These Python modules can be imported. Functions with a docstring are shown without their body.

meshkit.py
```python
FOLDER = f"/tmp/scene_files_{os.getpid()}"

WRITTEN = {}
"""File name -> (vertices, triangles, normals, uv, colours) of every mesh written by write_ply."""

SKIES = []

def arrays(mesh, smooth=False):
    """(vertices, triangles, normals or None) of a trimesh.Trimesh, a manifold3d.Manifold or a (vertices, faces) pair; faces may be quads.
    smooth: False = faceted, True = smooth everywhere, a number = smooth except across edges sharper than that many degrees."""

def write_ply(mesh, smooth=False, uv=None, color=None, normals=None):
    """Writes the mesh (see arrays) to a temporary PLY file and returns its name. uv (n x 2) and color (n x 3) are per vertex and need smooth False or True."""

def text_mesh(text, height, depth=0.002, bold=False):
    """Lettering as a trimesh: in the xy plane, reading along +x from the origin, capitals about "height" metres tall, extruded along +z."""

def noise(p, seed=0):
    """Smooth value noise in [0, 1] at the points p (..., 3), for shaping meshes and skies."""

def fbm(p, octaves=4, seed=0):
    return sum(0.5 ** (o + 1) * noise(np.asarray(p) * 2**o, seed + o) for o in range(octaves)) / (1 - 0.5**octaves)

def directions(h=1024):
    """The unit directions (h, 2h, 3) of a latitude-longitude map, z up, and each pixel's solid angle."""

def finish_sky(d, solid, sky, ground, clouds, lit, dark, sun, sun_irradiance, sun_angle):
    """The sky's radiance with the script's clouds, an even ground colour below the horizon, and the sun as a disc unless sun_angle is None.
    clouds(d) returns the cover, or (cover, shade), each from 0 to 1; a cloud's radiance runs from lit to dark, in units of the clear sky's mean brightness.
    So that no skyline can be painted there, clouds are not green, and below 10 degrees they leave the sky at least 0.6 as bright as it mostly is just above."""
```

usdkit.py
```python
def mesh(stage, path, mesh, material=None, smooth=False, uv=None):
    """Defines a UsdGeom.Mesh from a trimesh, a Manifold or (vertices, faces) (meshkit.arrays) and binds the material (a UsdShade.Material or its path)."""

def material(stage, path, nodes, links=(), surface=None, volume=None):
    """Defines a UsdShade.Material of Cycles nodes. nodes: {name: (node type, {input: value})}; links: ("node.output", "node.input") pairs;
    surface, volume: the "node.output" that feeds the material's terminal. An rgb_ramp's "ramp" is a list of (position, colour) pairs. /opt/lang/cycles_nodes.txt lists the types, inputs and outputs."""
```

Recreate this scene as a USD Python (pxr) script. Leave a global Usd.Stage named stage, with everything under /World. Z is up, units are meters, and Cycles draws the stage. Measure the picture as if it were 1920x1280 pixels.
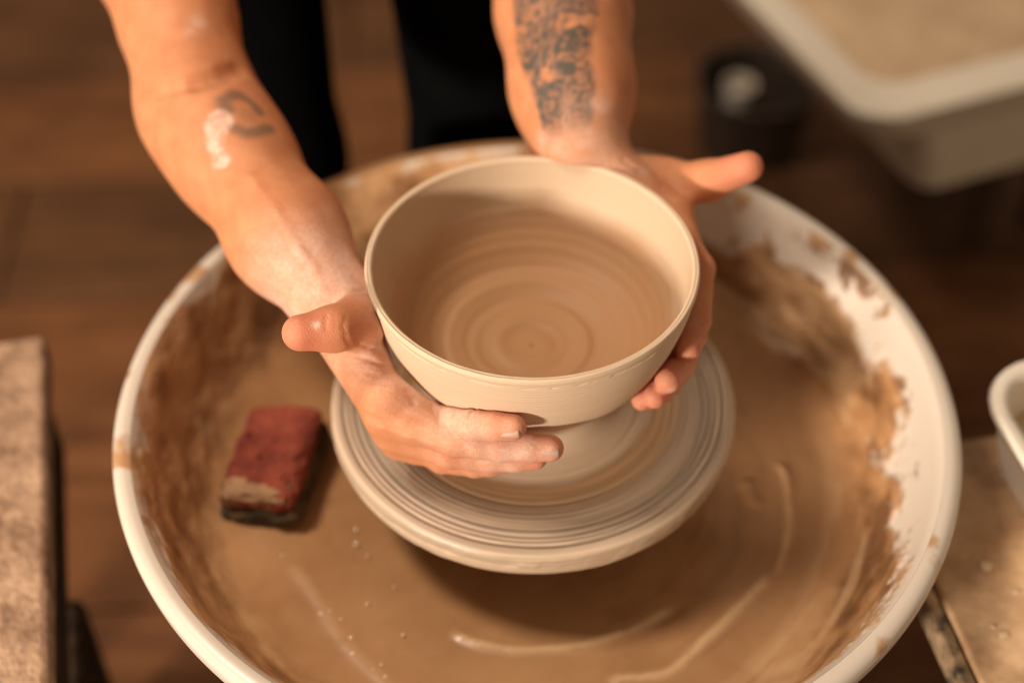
import math
import numpy as np, trimesh, usdkit, meshkit
from scipy.interpolate import PchipInterpolator
from scipy.optimize import fsolve
from scipy.spatial import cKDTree
from pxr import Usd, UsdGeom, UsdShade, UsdLux, Sdf, Gf, Vt

# ------------------------------------------------------------------ stage, camera, light
stage = Usd.Stage.CreateInMemory()
UsdGeom.SetStageUpAxis(stage, UsdGeom.Tokens.z)
UsdGeom.SetStageMetersPerUnit(stage, 1.0)
UsdGeom.Xform.Define(stage, '/World')
UsdGeom.Scope.Define(stage, '/World/Looks')
Z0 = 0.62                                   # height of the wheel head above the floor; shapes below are given from the wheel head's centre
F = 2800.0; TH, YC, ZC, XC, ROLL = .7904, -.7555, .8188, -.0156, -.0034
EYE = np.array([XC, YC, ZC]); FW = np.array([0, math.cos(TH), -math.sin(TH)])
_u = np.array([0, math.sin(TH), math.cos(TH)]); _r = np.array([1.0, 0, 0])
RT = math.cos(ROLL) * _r - math.sin(ROLL) * _u; UP = math.sin(ROLL) * _r + math.cos(ROLL) * _u
FOCUS, FSTOP, EXPOSURE = 0.955, 1.8, 0.68
cam = UsdGeom.Camera.Define(stage, '/World/camera')
m = Gf.Matrix4d(1.0)
for i, a in enumerate((RT, UP, -FW, EYE + [0, 0, Z0])):
    m.SetRow(i, Gf.Vec4d(*map(float, a), 1.0 if i == 3 else 0.0))
cam.AddTransformOp().Set(m)
cam.CreateHorizontalApertureAttr(36.0); cam.CreateVerticalApertureAttr(24.0)
cam.CreateFocalLengthAttr(F * 36 / 1920); cam.CreateClippingRangeAttr(Gf.Vec2f(.05, 100))
cam.CreateFStopAttr(FSTOP); cam.CreateFocusDistanceAttr(FOCUS); cam.CreateExposureAttr(EXPOSURE)

def rect_light(name, pos, target, w, h, intensity, color):
    l = UsdLux.RectLight.Define(stage, '/World/' + name)
    pos, target = np.array(pos, float) + [0, 0, Z0], np.array(target, float) + [0, 0, Z0]
    z = pos - target; z /= np.linalg.norm(z)
    x = np.cross([0, 0, 1], z); x /= np.linalg.norm(x); y = np.cross(z, x)
    M = Gf.Matrix4d(1.0)
    for i, a in enumerate((x, y, z, pos)):
        M.SetRow(i, Gf.Vec4d(*map(float, a), 1.0 if i == 3 else 0.0))
    l.AddTransformOp().Set(M)
    l.CreateWidthAttr(w); l.CreateHeightAttr(h); l.CreateIntensityAttr(intensity); l.CreateColorAttr(Gf.Vec3f(*color))
KEY_AZ, KEY_EL, KEY_D = math.radians(49), math.radians(11), 3.6
kd = -np.array([math.cos(KEY_AZ) * math.cos(KEY_EL), math.sin(KEY_AZ) * math.cos(KEY_EL), -math.sin(KEY_EL)])
rect_light('low_sun_window', np.array([0, 0, .1]) + kd * KEY_D, (0, 0, .1), .31, .31, 405.0, (1.0, .86, .73))
rect_light('left_window', (-1.30, .10, 2.35), (0, 0, 0), .50, .50, 46.0, (1.0, .85, .71))
dome = UsdLux.DomeLight.Define(stage, '/World/room_light')
wm = usdkit.material(stage, '/World/Looks/room_light', {'b': ('background_shader', {'color': (1.0, .75, .52), 'strength': .20})}, surface='b.background')
UsdShade.MaterialBindingAPI.Apply(dome.GetPrim()).Bind(wm)

# ------------------------------------------------------------------ helpers
_used = {}
def numbered(path):
    n = _used.get(path, -1) + 1; _used[path] = n
    return path if n == 0 else '%s_%03d' % (path, n)
def tag(p, label=None, category=None, group=None, kind=None):
    p = p.GetPrim() if hasattr(p, 'GetPrim') else p
    for k, v in (('label', label), ('category', category), ('group', group), ('kind', kind)):
        if v: p.SetCustomDataByKey(k, v)
    return p
def thing(name, label=None, category=None, loc=(0, 0, 0), rotz=0, **kw):
    x = UsdGeom.Xform.Define(stage, numbered('/World/' + name))
    x.AddTranslateOp().Set(Gf.Vec3d(*map(float, loc)))
    if rotz: x.AddRotateZOp().Set(float(rotz))
    return tag(x, label, category, **kw)
def obj(name, mesh, mat, parent=None, smooth=False, attrs=None, label=None):
    """One Mesh under parent (its points relative to the parent's base) or under /World."""
    base = parent.GetPath().pathString if parent is not None else '/World'
    p = usdkit.mesh(stage, numbered(base + '/' + name), mesh, LOOK[mat], smooth=smooth)
    for k, v in (attrs or {}).items():
        UsdGeom.PrimvarsAPI(p).CreatePrimvar(k, Sdf.ValueTypeNames.FloatArray, 'vertex').Set(Vt.FloatArray.FromNumpy(np.asarray(v, np.float32)))
    return tag(p, label)
def ray(x, y):
    d = FW + RT * (x - 960) / F - UP * (y - 640) / F
    return d / np.linalg.norm(d)
def at_z(x, y, z): d = ray(x, y); return EYE + d * (z - EYE[2]) / d[2]
def at_y(x, y, Y): d = ray(x, y); return EYE + d * (Y - EYE[1]) / d[1]
def proj(P):
    d = np.asarray(P, float) - EYE; k = d @ FW
    return np.stack([960 + F * (d @ RT) / k, 640 - F * (d @ UP) / k], -1)
def smoothstep(a, b, x):
    t = np.clip((np.asarray(x, float) - a) / (b - a), 0, 1); return t * t * (3 - 2 * t)
def lathe(profile, n=128, disp=None):
    """Surface of revolution of (r, z) points; disp(r, z, angle) -> (dr, dz)."""
    pr = np.asarray(profile, float); t = np.linspace(0, 2 * np.pi, n, endpoint=False)
    R, T = np.meshgrid(np.arange(len(pr)), t, indexing='ij')
    r, z = pr[R, 0], pr[R, 1]
    if disp is not None:
        dr, dz = disp(r, z, T); r, z = r + dr, z + dz
    v = np.stack([r * np.cos(T), r * np.sin(T), z], -1).reshape(-1, 3)
    i = np.arange(len(pr) - 1)[:, None] * n; j = np.arange(n); k = (j + 1) % n
    q = np.stack([i + j, i + k, i + n + k, i + n + j], -1).reshape(-1, 4)
    return v, q
def resample(points, step):
    """Smooth curve through a profile's points at an even spacing."""
    p = np.asarray(points, float); s = np.r_[0, np.cumsum(np.linalg.norm(np.diff(p, axis=0), axis=1))]
    u = np.linspace(0, s[-1], max(int(s[-1] / step), 2)); f = PchipInterpolator(s, p); return f(u)
def rbox(sx, sy, sz, r, sub=3):
    """Box with rounded edges, centred."""
    import manifold3d as m3
    s = m3.Manifold.sphere(r, 8 * sub)
    c = [s.translate([a * (sx / 2 - r), b * (sy / 2 - r), d * (sz / 2 - r)]) for a in (-1, 1) for b in (-1, 1) for d in (-1, 1)]
    return m3.Manifold.batch_hull(c)
def moved(mesh, loc=(0, 0, 0), rotz=0, rot=None):
    v, f, _ = meshkit.arrays(mesh)
    if rot is not None: v = v @ np.asarray(rot).T
    a = math.radians(rotz); M = np.array([[math.cos(a), -math.sin(a), 0], [math.sin(a), math.cos(a), 0], [0, 0, 1]])
    return v @ M.T + np.asarray(loc, float), f
def loft(rings, cap0=True, cap1=True):
    """Skin through rings of equal point counts."""
    n = len(rings[0]); v = np.vstack(rings); f = []
    j = np.arange(n); k = (j + 1) % n
    for i in range(len(rings) - 1):
        a = i * n
        f.append(np.stack([a + j, a + k, a + n + k], -1)); f.append(np.stack([a + j, a + n + k, a + n + j], -1))
    for on, i, flip in ((cap0, 0, True), (cap1, len(rings) - 1, False)):
        if on:
            c = len(v); v = np.vstack([v, rings[i].mean(0)]); a = i * n
            t = np.stack([a + j, a + k, np.full(n, c)], -1); f.append(t[:, ::-1] if flip else t)
    return v, np.vstack(f)
def rrect(sx, sy, r, z, n=8, c=(0, 0)):
    a = np.concatenate([np.linspace(q * np.pi / 2, (q + 1) * np.pi / 2, n) for q in range(4)])
    cx = np.repeat([1, -1, -1, 1], n) * (sx / 2 - r) + c[0]; cy = np.repeat([1, 1, -1, -1], n) * (sy / 2 - r) + c[1]
    return np.stack([cx + r * np.cos(a), cy + r * np.sin(a), np.full(len(a), z)], 1)

# ------------------------------------------------------------------ materials
LOOK = {}
def look(name, nodes, links, surface='p.BSDF'):
    LOOK[name] = usdkit.material(stage, '/World/Looks/' + name, nodes, links, surface=surface)
def mottled(name, c1, c2, scale=20, rough=.6, bump=.15, bscale=200, bdist=.002, detail=6, **kw):
    look(name, {'tc': ('texture_coordinate', {}), 'n': ('noise_texture', {'scale': scale, 'detail': detail, 'roughness': .6}),
                'r': ('rgb_ramp', {'ramp': [(.32, c1), (.68, c2)]}), 'n2': ('noise_texture', {'scale': bscale, 'detail': 4}),
                'b': ('bump', {'strength': bump, 'distance': bdist}), 'p': ('principled_bsdf', {'roughness': rough, **kw})},
         [('tc.object', 'n.vector'), ('tc.object', 'n2.vector'), ('n.fac', 'r.fac'), ('r.color', 'p.base_color'), ('n2.fac', 'b.height'), ('b.normal', 'p.normal')])
mottled('black_cloth', (.0016, .0016, .0017), (.003, .003, .003), 30, .98, .2, specular_ior_level=.04)
mottled('dark_metal', (.02, .016, .013), (.045, .034, .026), 12, .5)
mottled('pail_skin', (.022, .014, .009), (.060, .038, .024), 14, .6)
mottled('dark_rubber', (.012, .010, .009), (.022, .018, .015), 12, .7)
mottled('white_plastic', (.68, .60, .49), (.76, .68, .57), 6, .38, .03, 300)
mottled('cream_plastic', (.74, .65, .52), (.80, .71, .58), 5, .4, .03, 300)
mottled('wet_clay_block', (.52, .36, .21), (.62, .45, .28), 14, .5, .3, 40)
mottled('nail', (.46, .24, .16), (.56, .36, .27), 150, .6, .05, 400, subsurface_weight=.1)
mottled('foam_red', (.12, .012, .006), (.37, .080, .040), 30, .9, .8, 420, .003)
mottled('foam_beige', (.26, .135, .065), (.44, .26, .135), 60, .9, .8, 420, .003)
mottled('scour_green', (.040, .030, .015), (.14, .085, .040), 50, .95, .9, 500, .003)
mottled('skin_scar', (.55, .3, .2), (.55, .3, .2))
def wood(name, c1, c2, c3, axis, rough=.6, bump=.3, stretch=14):
    sc = [stretch] * 3; sc[axis] = 1.2
    look(name, {'tc': ('texture_coordinate', {}), 'oi': ('object_info', {}), 'ad': ('vector_math', {'math_type': 'add'}), 'mp': ('mapping', {'scale': sc}),
                'n': ('noise_texture', {'scale': 3.2, 'detail': 8, 'roughness': .65, 'distortion': .6}), 'n3': ('noise_texture', {'scale': 7, 'detail': 4}),
                'r': ('rgb_ramp', {'ramp': [(.28, c1), (.5, c2), (.72, c3)]}),
                'mx': ('mix', {'mix_type': 'multiply', 'fac': .55}), 'r2': ('rgb_ramp', {'ramp': [(.3, (.45, .42, .40)), (.62, (1.1, 1.1, 1.1))]}),
                'b': ('bump', {'strength': bump, 'distance': .002}), 'p': ('principled_bsdf', {'roughness': rough, 'specular_ior_level': .2})},
         [('tc.object', 'ad.vector1'), ('oi.random', 'ad.vector2'), ('ad.vector', 'mp.vector'), ('mp.vector', 'n.vector'), ('ad.vector', 'n3.vector'), ('n.fac', 'r.fac'), ('n3.fac', 'r2.fac'),
          ('r.color', 'mx.color1'), ('r2.color', 'mx.color2'), ('mx.color', 'p.base_color'), ('n.fac', 'b.height'), ('b.normal', 'p.normal')])
wood('floor_wood', (.088, .031, .010), (.148, .056, .018), (.205, .084, .030), 0, .62, .2, 9)
wood('floor_wood_dark', (.060, .024, .0085), (.100, .041, .0145), (.14, .060, .022), 0, .62, .2, 9)
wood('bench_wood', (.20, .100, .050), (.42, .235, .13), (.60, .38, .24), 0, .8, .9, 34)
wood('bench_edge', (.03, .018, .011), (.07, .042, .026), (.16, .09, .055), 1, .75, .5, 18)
mottled('board_top', (.27, .145, .065), (.60, .40, .23), 22, .45, .35, 60, detail=9)
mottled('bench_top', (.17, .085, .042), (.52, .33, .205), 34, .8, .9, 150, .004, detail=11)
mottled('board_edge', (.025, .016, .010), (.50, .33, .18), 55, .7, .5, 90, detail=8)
# wet slip on white plastic: 'slip' (vertex) says how far the mud reaches, and on the back rim holds painted shade too, 'ridge' where it is heaped and dried paler
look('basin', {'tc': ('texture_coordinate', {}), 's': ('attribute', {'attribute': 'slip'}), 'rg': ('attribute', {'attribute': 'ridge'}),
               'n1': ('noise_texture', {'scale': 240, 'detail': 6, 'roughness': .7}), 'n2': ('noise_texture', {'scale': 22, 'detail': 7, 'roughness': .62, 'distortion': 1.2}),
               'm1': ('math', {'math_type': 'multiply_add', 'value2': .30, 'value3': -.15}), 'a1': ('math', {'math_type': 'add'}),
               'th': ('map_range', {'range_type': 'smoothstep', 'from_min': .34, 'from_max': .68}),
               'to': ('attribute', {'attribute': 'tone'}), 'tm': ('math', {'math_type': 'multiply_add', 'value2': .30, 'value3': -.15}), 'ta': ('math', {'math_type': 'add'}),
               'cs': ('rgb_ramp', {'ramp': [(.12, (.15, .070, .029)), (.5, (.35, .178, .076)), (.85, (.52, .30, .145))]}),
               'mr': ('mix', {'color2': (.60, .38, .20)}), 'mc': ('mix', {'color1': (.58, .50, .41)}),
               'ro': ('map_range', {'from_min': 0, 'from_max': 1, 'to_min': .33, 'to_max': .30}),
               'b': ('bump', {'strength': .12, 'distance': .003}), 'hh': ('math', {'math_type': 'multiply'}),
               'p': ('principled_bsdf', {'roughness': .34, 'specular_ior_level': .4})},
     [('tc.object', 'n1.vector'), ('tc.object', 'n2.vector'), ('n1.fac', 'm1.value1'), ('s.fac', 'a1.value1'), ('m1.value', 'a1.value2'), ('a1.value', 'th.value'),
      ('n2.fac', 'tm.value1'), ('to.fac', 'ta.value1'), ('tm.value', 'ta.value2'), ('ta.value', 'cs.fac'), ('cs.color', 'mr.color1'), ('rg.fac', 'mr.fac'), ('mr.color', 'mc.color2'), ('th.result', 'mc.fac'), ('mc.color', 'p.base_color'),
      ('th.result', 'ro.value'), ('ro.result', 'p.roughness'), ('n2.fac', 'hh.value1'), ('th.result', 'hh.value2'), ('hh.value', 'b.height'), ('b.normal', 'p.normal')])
def turned(name, ramp, ring, rough, bump, streak=.25, spec=.35):
    """Clay or metal turned on the wheel: colour by distance from the axis (x 1/0.16), fine rings, long streaks round the axis."""
    look(name, {'tc': ('texture_coordinate', {}), 'se': ('separate_xyz', {}), 'fl': ('vector_math', {'math_type': 'multiply', 'vector2': (1, 1, 0)}),
                'ln': ('vector_math', {'math_type': 'length'}), 'sc': ('math', {'math_type': 'multiply', 'value2': 1 / .16}),
                'at': ('math', {'math_type': 'arctan2'}), 'am': ('math', {'math_type': 'multiply', 'value2': .35}), 'cb': ('combine_xyz', {}),
                'sr': ('math', {'math_type': 'multiply', 'value2': ring}), 'sz': ('math', {'math_type': 'multiply', 'value2': ring}),
                'n': ('noise_texture', {'scale': 1.0, 'detail': 7, 'roughness': .68}), 'n0': ('noise_texture', {'scale': 26, 'detail': 5}),
                'ro': ('math', {'math_type': 'multiply_add', 'value2': .05, 'value3': -.025}), 'rr': ('math', {'math_type': 'add'}),
                'r': ('rgb_ramp', {'ramp': ramp}), 'g': ('rgb_ramp', {'ramp': [(.3, (1 - streak,) * 3), (.7, (1 + streak * .35,) * 3)]}), 'mx': ('mix', {'mix_type': 'multiply', 'fac': 1.0}),
                'b': ('bump', {'strength': bump, 'distance': .0012}), 'p': ('principled_bsdf', {'roughness': rough, 'specular_ior_level': spec})},
         [('tc.object', 'fl.vector1'), ('fl.vector', 'ln.vector1'), ('ln.value', 'sc.value1'), ('tc.object', 'se.vector'), ('se.y', 'at.value1'), ('se.x', 'at.value2'), ('at.value', 'am.value1'),
          ('ln.value', 'sr.value1'), ('sr.value', 'cb.x'), ('am.value', 'cb.y'), ('se.z', 'sz.value1'), ('sz.value', 'cb.z'), ('cb.vector', 'n.vector'), ('tc.object', 'n0.vector'),
          ('n0.fac', 'ro.value1'), ('ro.value', 'rr.value1'), ('sc.value', 'rr.value2'), ('rr.value', 'r.fac'), ('n.fac', 'g.fac'), ('r.color', 'mx.color1'), ('g.color', 'mx.color2'),
          ('mx.color', 'p.base_color'), ('n.fac', 'b.height'), ('b.normal', 'p.normal')])
turned('bowl_outside', [(0, (.58, .425, .285)), (1, (.62, .46, .315))], 900, .62, .14, .08)
turned('bowl_inside', [(0, (.40, .215, .10)), (.56, (.42, .23, .11)), (.605, (.46, .275, .15)), (.650, (.53, .385, .255)), (1, (.54, .40, .27))], 420, .58, .10, .06)  # dark damp clay; paler band near the rim paints in the lit upper wall
P_ = lambda r: r / .16
turned('wheel_metal', [(0, (.60, .44, .29)), (P_(.086), (.61, .45, .30)), (P_(.090), (.50, .30, .15)), (P_(.100), (.53, .33, .17)), (P_(.108), (.46, .30, .175)), (P_(.111), (.36, .26, .175)), (P_(.119), (.44, .325, .225)), (P_(.126), (.34, .25, .17)),
                       (P_(.131), (.48, .36, .255)), (P_(.1345), (.36, .265, .185)), (P_(.1385), (.53, .40, .28)), (P_(.1405), (.38, .28, .19)), (P_(.144), (.56, .42, .29)), (1, (.56, .42, .29))], 150, .42, .20, .50, .5)
# skin: 'clay' dried slip, 'red' flushed finger ends, 'ink' tattoo (all per vertex)
look('skin', {'tc': ('texture_coordinate', {}), 'c': ('attribute', {'attribute': 'clay'}), 'rd': ('attribute', {'attribute': 'red'}), 'ik': ('attribute', {'attribute': 'ink'}),
              'n': ('noise_texture', {'scale': 60, 'detail': 5}), 'n2': ('noise_texture', {'scale': 380, 'detail': 5, 'roughness': .7}), 'v': ('voronoi_texture', {'scale': 900}),
              'sk': ('rgb_ramp', {'ramp': [(.3, (.47, .180, .078)), (.7, (.54, .232, .108))]}),
              'm1': ('mix', {'color2': (.57, .185, .12)}), 'm2': ('mix', {'color2': (.055, .058, .050)}), 'm3': ('mix', {'color2': (.64, .44, .345)}),
              'cm': ('math', {'math_type': 'multiply_add', 'value2': 1.3, 'value3': -.65}), 'ca': ('math', {'math_type': 'add', 'use_clamp': True}), 'cx': ('math', {'math_type': 'multiply', 'use_clamp': True}), 'cy': ('math', {'math_type': 'multiply', 'value2': 1.35, 'use_clamp': True}),
              'hb': ('math', {'math_type': 'multiply_add', 'value2': .4}), 'b': ('bump', {'strength': .38, 'distance': .0012}),
              'p': ('principled_bsdf', {'roughness': .58, 'specular_ior_level': .25, 'subsurface_weight': .2, 'subsurface_radius': (1, .3, .15), 'subsurface_scale': .006})},
     [('tc.object', 'n.vector'), ('tc.object', 'n2.vector'), ('tc.object', 'v.vector'), ('n.fac', 'sk.fac'), ('sk.color', 'm1.color1'), ('rd.fac', 'm1.fac'), ('m1.color', 'm2.color1'), ('ik.fac', 'm2.fac'),
      ('n2.fac', 'cm.value1'), ('cm.value', 'ca.value1'), ('c.fac', 'ca.value2'), ('ca.value', 'cx.value1'), ('c.fac', 'cx.value2'), ('m2.color', 'm3.color1'), ('cx.value', 'cy.value1'), ('cy.value', 'm3.fac'), ('m3.color', 'p.base_color'),
      ('v.distance', 'hb.value1'), ('n2.fac', 'hb.value3'), ('hb.value', 'b.height'), ('b.normal', 'p.normal')])

# ------------------------------------------------------------------ floor
floor = thing('floor', kind='structure')
rng = np.random.default_rng(4)
base = trimesh.creation.box((5.2, 4.6, .02)); base.apply_translation((0, 1.2, -.032))
obj('underfloor', base, 'dark_rubber', floor)
ang = 4.0; W = .262
for row in range(-6, 11):
    x = -2.6 + (row * .77) % 1.1
    while x < 2.5:
        L = 1.15
        b = rbox(L - .0035, W - .004, .022, .003, 1)
        z = -.011 + rng.uniform(-.0008, .0008)
        cx, cy = x + L / 2, .66 + row * W
        a = math.radians(ang); q = (cx * math.cos(a) - (cy) * math.sin(a), cx * math.sin(a) + cy * math.cos(a), z)
        if abs(q[0]) < 2.4 and -.9 < q[1] < 3.3:
            obj('plank', moved(b, q, ang), 'floor_wood_dark' if (row in (1, 3, 4) or rng.random() < .2) else 'floor_wood', floor)
        x += L

# ------------------------------------------------------------------ pottery wheel
wheel = thing('pottery_wheel', 'potter\'s wheel with grooved round metal head turning inside the muddy basin', 'pottery wheel', (0, 0, 0))
def head_disp(r, z, t):
    edge = smoothstep(.1465, .150, r) * smoothstep(.002, -.010, z)
    n = meshkit.fbm(np.stack([np.cos(t) * 9, np.sin(t) * 9, z * 60], -1), 4, 3) - .5
    return edge * n * .004, edge * n * .011 * smoothstep(-.006, -.018, z)
rs = np.arange(0, .1455, .00045)
gro = -.0011 * np.exp(-((rs - .1408) / .0010) ** 2) - .0010 * np.exp(-((rs - .1365) / .0008) ** 2) - .0009 * np.exp(-((rs - .1320) / .0008) ** 2) - .0006 * np.exp(-((rs - .127) / .0007) ** 2) - .0005 * np.exp(-((rs - .105) / .0009) ** 2)
gro = gro + .0022 * smoothstep(.092, .070, rs) + .00012 * np.sin(rs * 1500) * smoothstep(.06, .11, rs) * (meshkit.noise(np.stack([rs * 300, rs * 0, rs * 0], 1)) > .5)
prof = [(r, g) for r, g in zip(rs, gro)] + [tuple(p) for p in resample([(.1455, 0), (.1485, -.0008), (.1503, -.0040), (.1508, -.0095), (.1500, -.016), (.147, -.0225), (.138, -.026)], .0012)] + [(.10, -.027), (.03, -.027), (.021, -.028)]
prof = np.array(prof) + [0, Z0]
v, q = lathe(prof[::-1], 420, lambda r, z, t: head_disp(r, z - Z0, t))
obj('wheel_head', (v, q), 'wheel_metal', wheel, smooth=40)
v, q = lathe([(.030, .20), (.030, Z0 - .0995), (.042, Z0 - .092), (.038, Z0 - .060), (.022, Z0 - .052), (.020, Z0 - .0275)][::1], 48)
obj('shaft', (v, q), 'dark_metal', wheel, smooth=40)
cab = loft([rrect(.46, .46, .05, .12), rrect(.46, .46, .05, Z0 - .175), rrect(.44, .44, .05, Z0 - .165)])
obj('cabinet', cab, 'dark_metal', wheel, smooth=40)
for sx in (-1, 1):
    for sy in (-1, 1):
        obj('leg', moved(rbox(.05, .05, .125, .006, 1), (sx * .19, sy * .19, .0625)), 'dark_metal', wheel)

# ------------------------------------------------------------------ splash basin with slip
basin = thing('splash_basin', 'large round white plastic splash basin smeared with brown slip around the wheel head', 'basin', (.003, -.003, Z0))
inner = resample([(.2975, .0018), (.2935, -.004), (.289, -.015), (.281, -.035), (.270, -.058), (.258, -.075), (.243, -.0845), (.22, -.088), (.05, -.089)], .0017)
NA = 1100
def trail(P, pts, w, h):
    """Heap of slip along a polyline of (px, py) places on the basin floor."""
    c = np.array([at_z(x, y, -.088)[:2] for x, y in pts]) - [.003, -.003]
    s = np.r_[0, np.cumsum(np.linalg.norm(np.diff(c, axis=0), axis=1))]; cc = PchipInterpolator(s, c)(np.linspace(0, s[-1], 160))
    d, i = cKDTree(cc).query(P[:, :2]); e = smoothstep(0, 12, i) * smoothstep(159, 140, i)
    return h * np.exp(-(d / w) ** 2) * e
t = np.linspace(0, 2 * np.pi, NA, endpoint=False)
v, q = lathe(inner, NA)
T = np.arctan2(v[:, 1], v[:, 0]); R = np.hypot(v[:, 0], v[:, 1]); Zv = v[:, 2]
dep = np.clip((.2975 - R) / .055, 0, 5)                                 # 0 at the rim, 1 at the bottom of the wall
deg = np.degrees(T) % 360
edge_at = np.interp(deg, [0, 15, 30, 38, 46, 60, 75, 95, 130, 160, 180, 200, 225, 240, 260, 285, 300, 315, 330, 345, 360],
                         [.33, .35, .37, .26, .28, .32, .22, .02, -.10, .02, .05, .05, .10, .12, .10, .10, .12, .18, .26, .34, .40])
n1 = meshkit.fbm(np.stack([v[:, 0] * 26, v[:, 1] * 26, v[:, 2] * 26], 1), 5, 11) - .5
n2 = meshkit.fbm(np.stack([v[:, 0] * 110, v[:, 1] * 110, v[:, 2] * 110], 1), 3, 5) - .5
n4 = meshkit.fbm(np.stack([T * 3.2, R * 90, R * 0], 1), 4, 21) - .5          # streaks that run round
slip = .5 + (dep - edge_at) * 2.1 + n1 * (1.0 + 1.2 * (deg < 80) + .5 * (deg > 330)) + n2 * .55 + n4 * .6 * ((deg > 300) | (deg < 60))
spots = .5 + (meshkit.fbm(np.stack([v[:, 0] * 55, v[:, 1] * 55, v[:, 2] * 30], 1), 5, 31) - .585) * 4.5; slip = np.maximum(slip, np.where((deg > 18) & (deg < 84), np.minimum(spots, .62), 0))
slip = np.clip(slip, 0, 1); mask = smoothstep(.40, .62, slip)
ridge = np.zeros(len(v)); heap = np.zeros(len(v))
for pts, w, h, c in (([(840, 1180), (900, 1207), (980, 1220), (1080, 1212), (1180, 1182), (1270, 1128)], .0036, .0024, 1.1),
                     ([(1130, 1275), (1230, 1270), (1330, 1195), (1405, 1120), (1450, 1070)], .0042, .0026, 1.0), ([(1450, 1085), (1465, 1040), (1480, 960), (1475, 900), (1450, 860)], .0032, .0020, .7),
                     ([(540, 1050), (590, 1110), (640, 1190), (720, 1275), (800, 1340)], .006, .0014, .25), ([(1400, 900), (1415, 940), (1430, 950)], .006, .002, -.4),
                     ([(1570, 1100), (1480, 1210), (1400, 1270)], .010, .0012, .25), ([(1330, 480), (1450, 600), (1560, 700), (1620, 760)], .012, .0010, .28)):
    e = trail(v, pts, w, 1.0); heap += e * h * (.7 + .6 * (n2 + .5)); ridge += e * c
lump = meshkit.fbm(np.stack([v[:, 0] * 40, v[:, 1] * 40, v[:, 2] * 40], 1), 4, 8)
wall = smoothstep(.235, .262, R)
low = meshkit.fbm(np.stack([v[:, 0] * 14, v[:, 1] * 14, 0 * R], 1), 3, 77) - .5
fade = smoothstep(.2974, .288, R)
tone = .58 + .35 * low + wall * (1.5 * (meshkit.fbm(np.stack([v[:, 0] * 34, v[:, 1] * 34, v[:, 2] * 60], 1), 4, 41) - .5) - .05 + .10 * ((deg > 95) & (deg < 290))) - .24 * wall * smoothstep(300, 340, np.where(deg < 85, deg + 360, deg)) * (((deg < 85) | (deg > 300))) - .10 * smoothstep(.0, .2, n4) * ((deg > 290) | (deg < 90))
# outward normal of the wall points to the axis and up
v[:, 2] += heap + mask * fade * (.0008 + wall * (lump - .45) * .006)
v[:, :2] *= (1 - mask * fade * wall * (.0010 + (lump - .45) * .004) / np.maximum(R, .1))[:, None]
ridge = np.clip(ridge * np.clip(.15 + 1.9 * (n2 + .5), 0, 1.4) + .30 * smoothstep(.50, .74, lump) * wall * ((deg > 95) & (deg < 300)) + .5 * smoothstep(.02, .16, n4) * smoothstep(.20, .25, R) * ((deg > 290) | (deg < 80)), 0, 1)
obj('slip_coated_bowl', (v, q), 'basin', basin, smooth=True, attrs={'slip': slip, 'ridge': ridge, 'tone': tone}, label='inside of the basin, white plastic coated with wet brown slip')
rimp = resample([(.2976, .0017), (.3005, .0026), (.3045, .0024), (.3085, .0006), (.3107, -.0030), (.3105, -.010), (.3090, -.018), (.3060, -.020), (.3045, -.024), (.300, -.045), (.288, -.075), (.262, -.098), (.24, -.103), (.06, -.103), (.05, -.090)], .004)[::-1]
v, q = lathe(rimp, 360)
dots = meshkit.fbm(v * 45, 3, 2)
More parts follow.
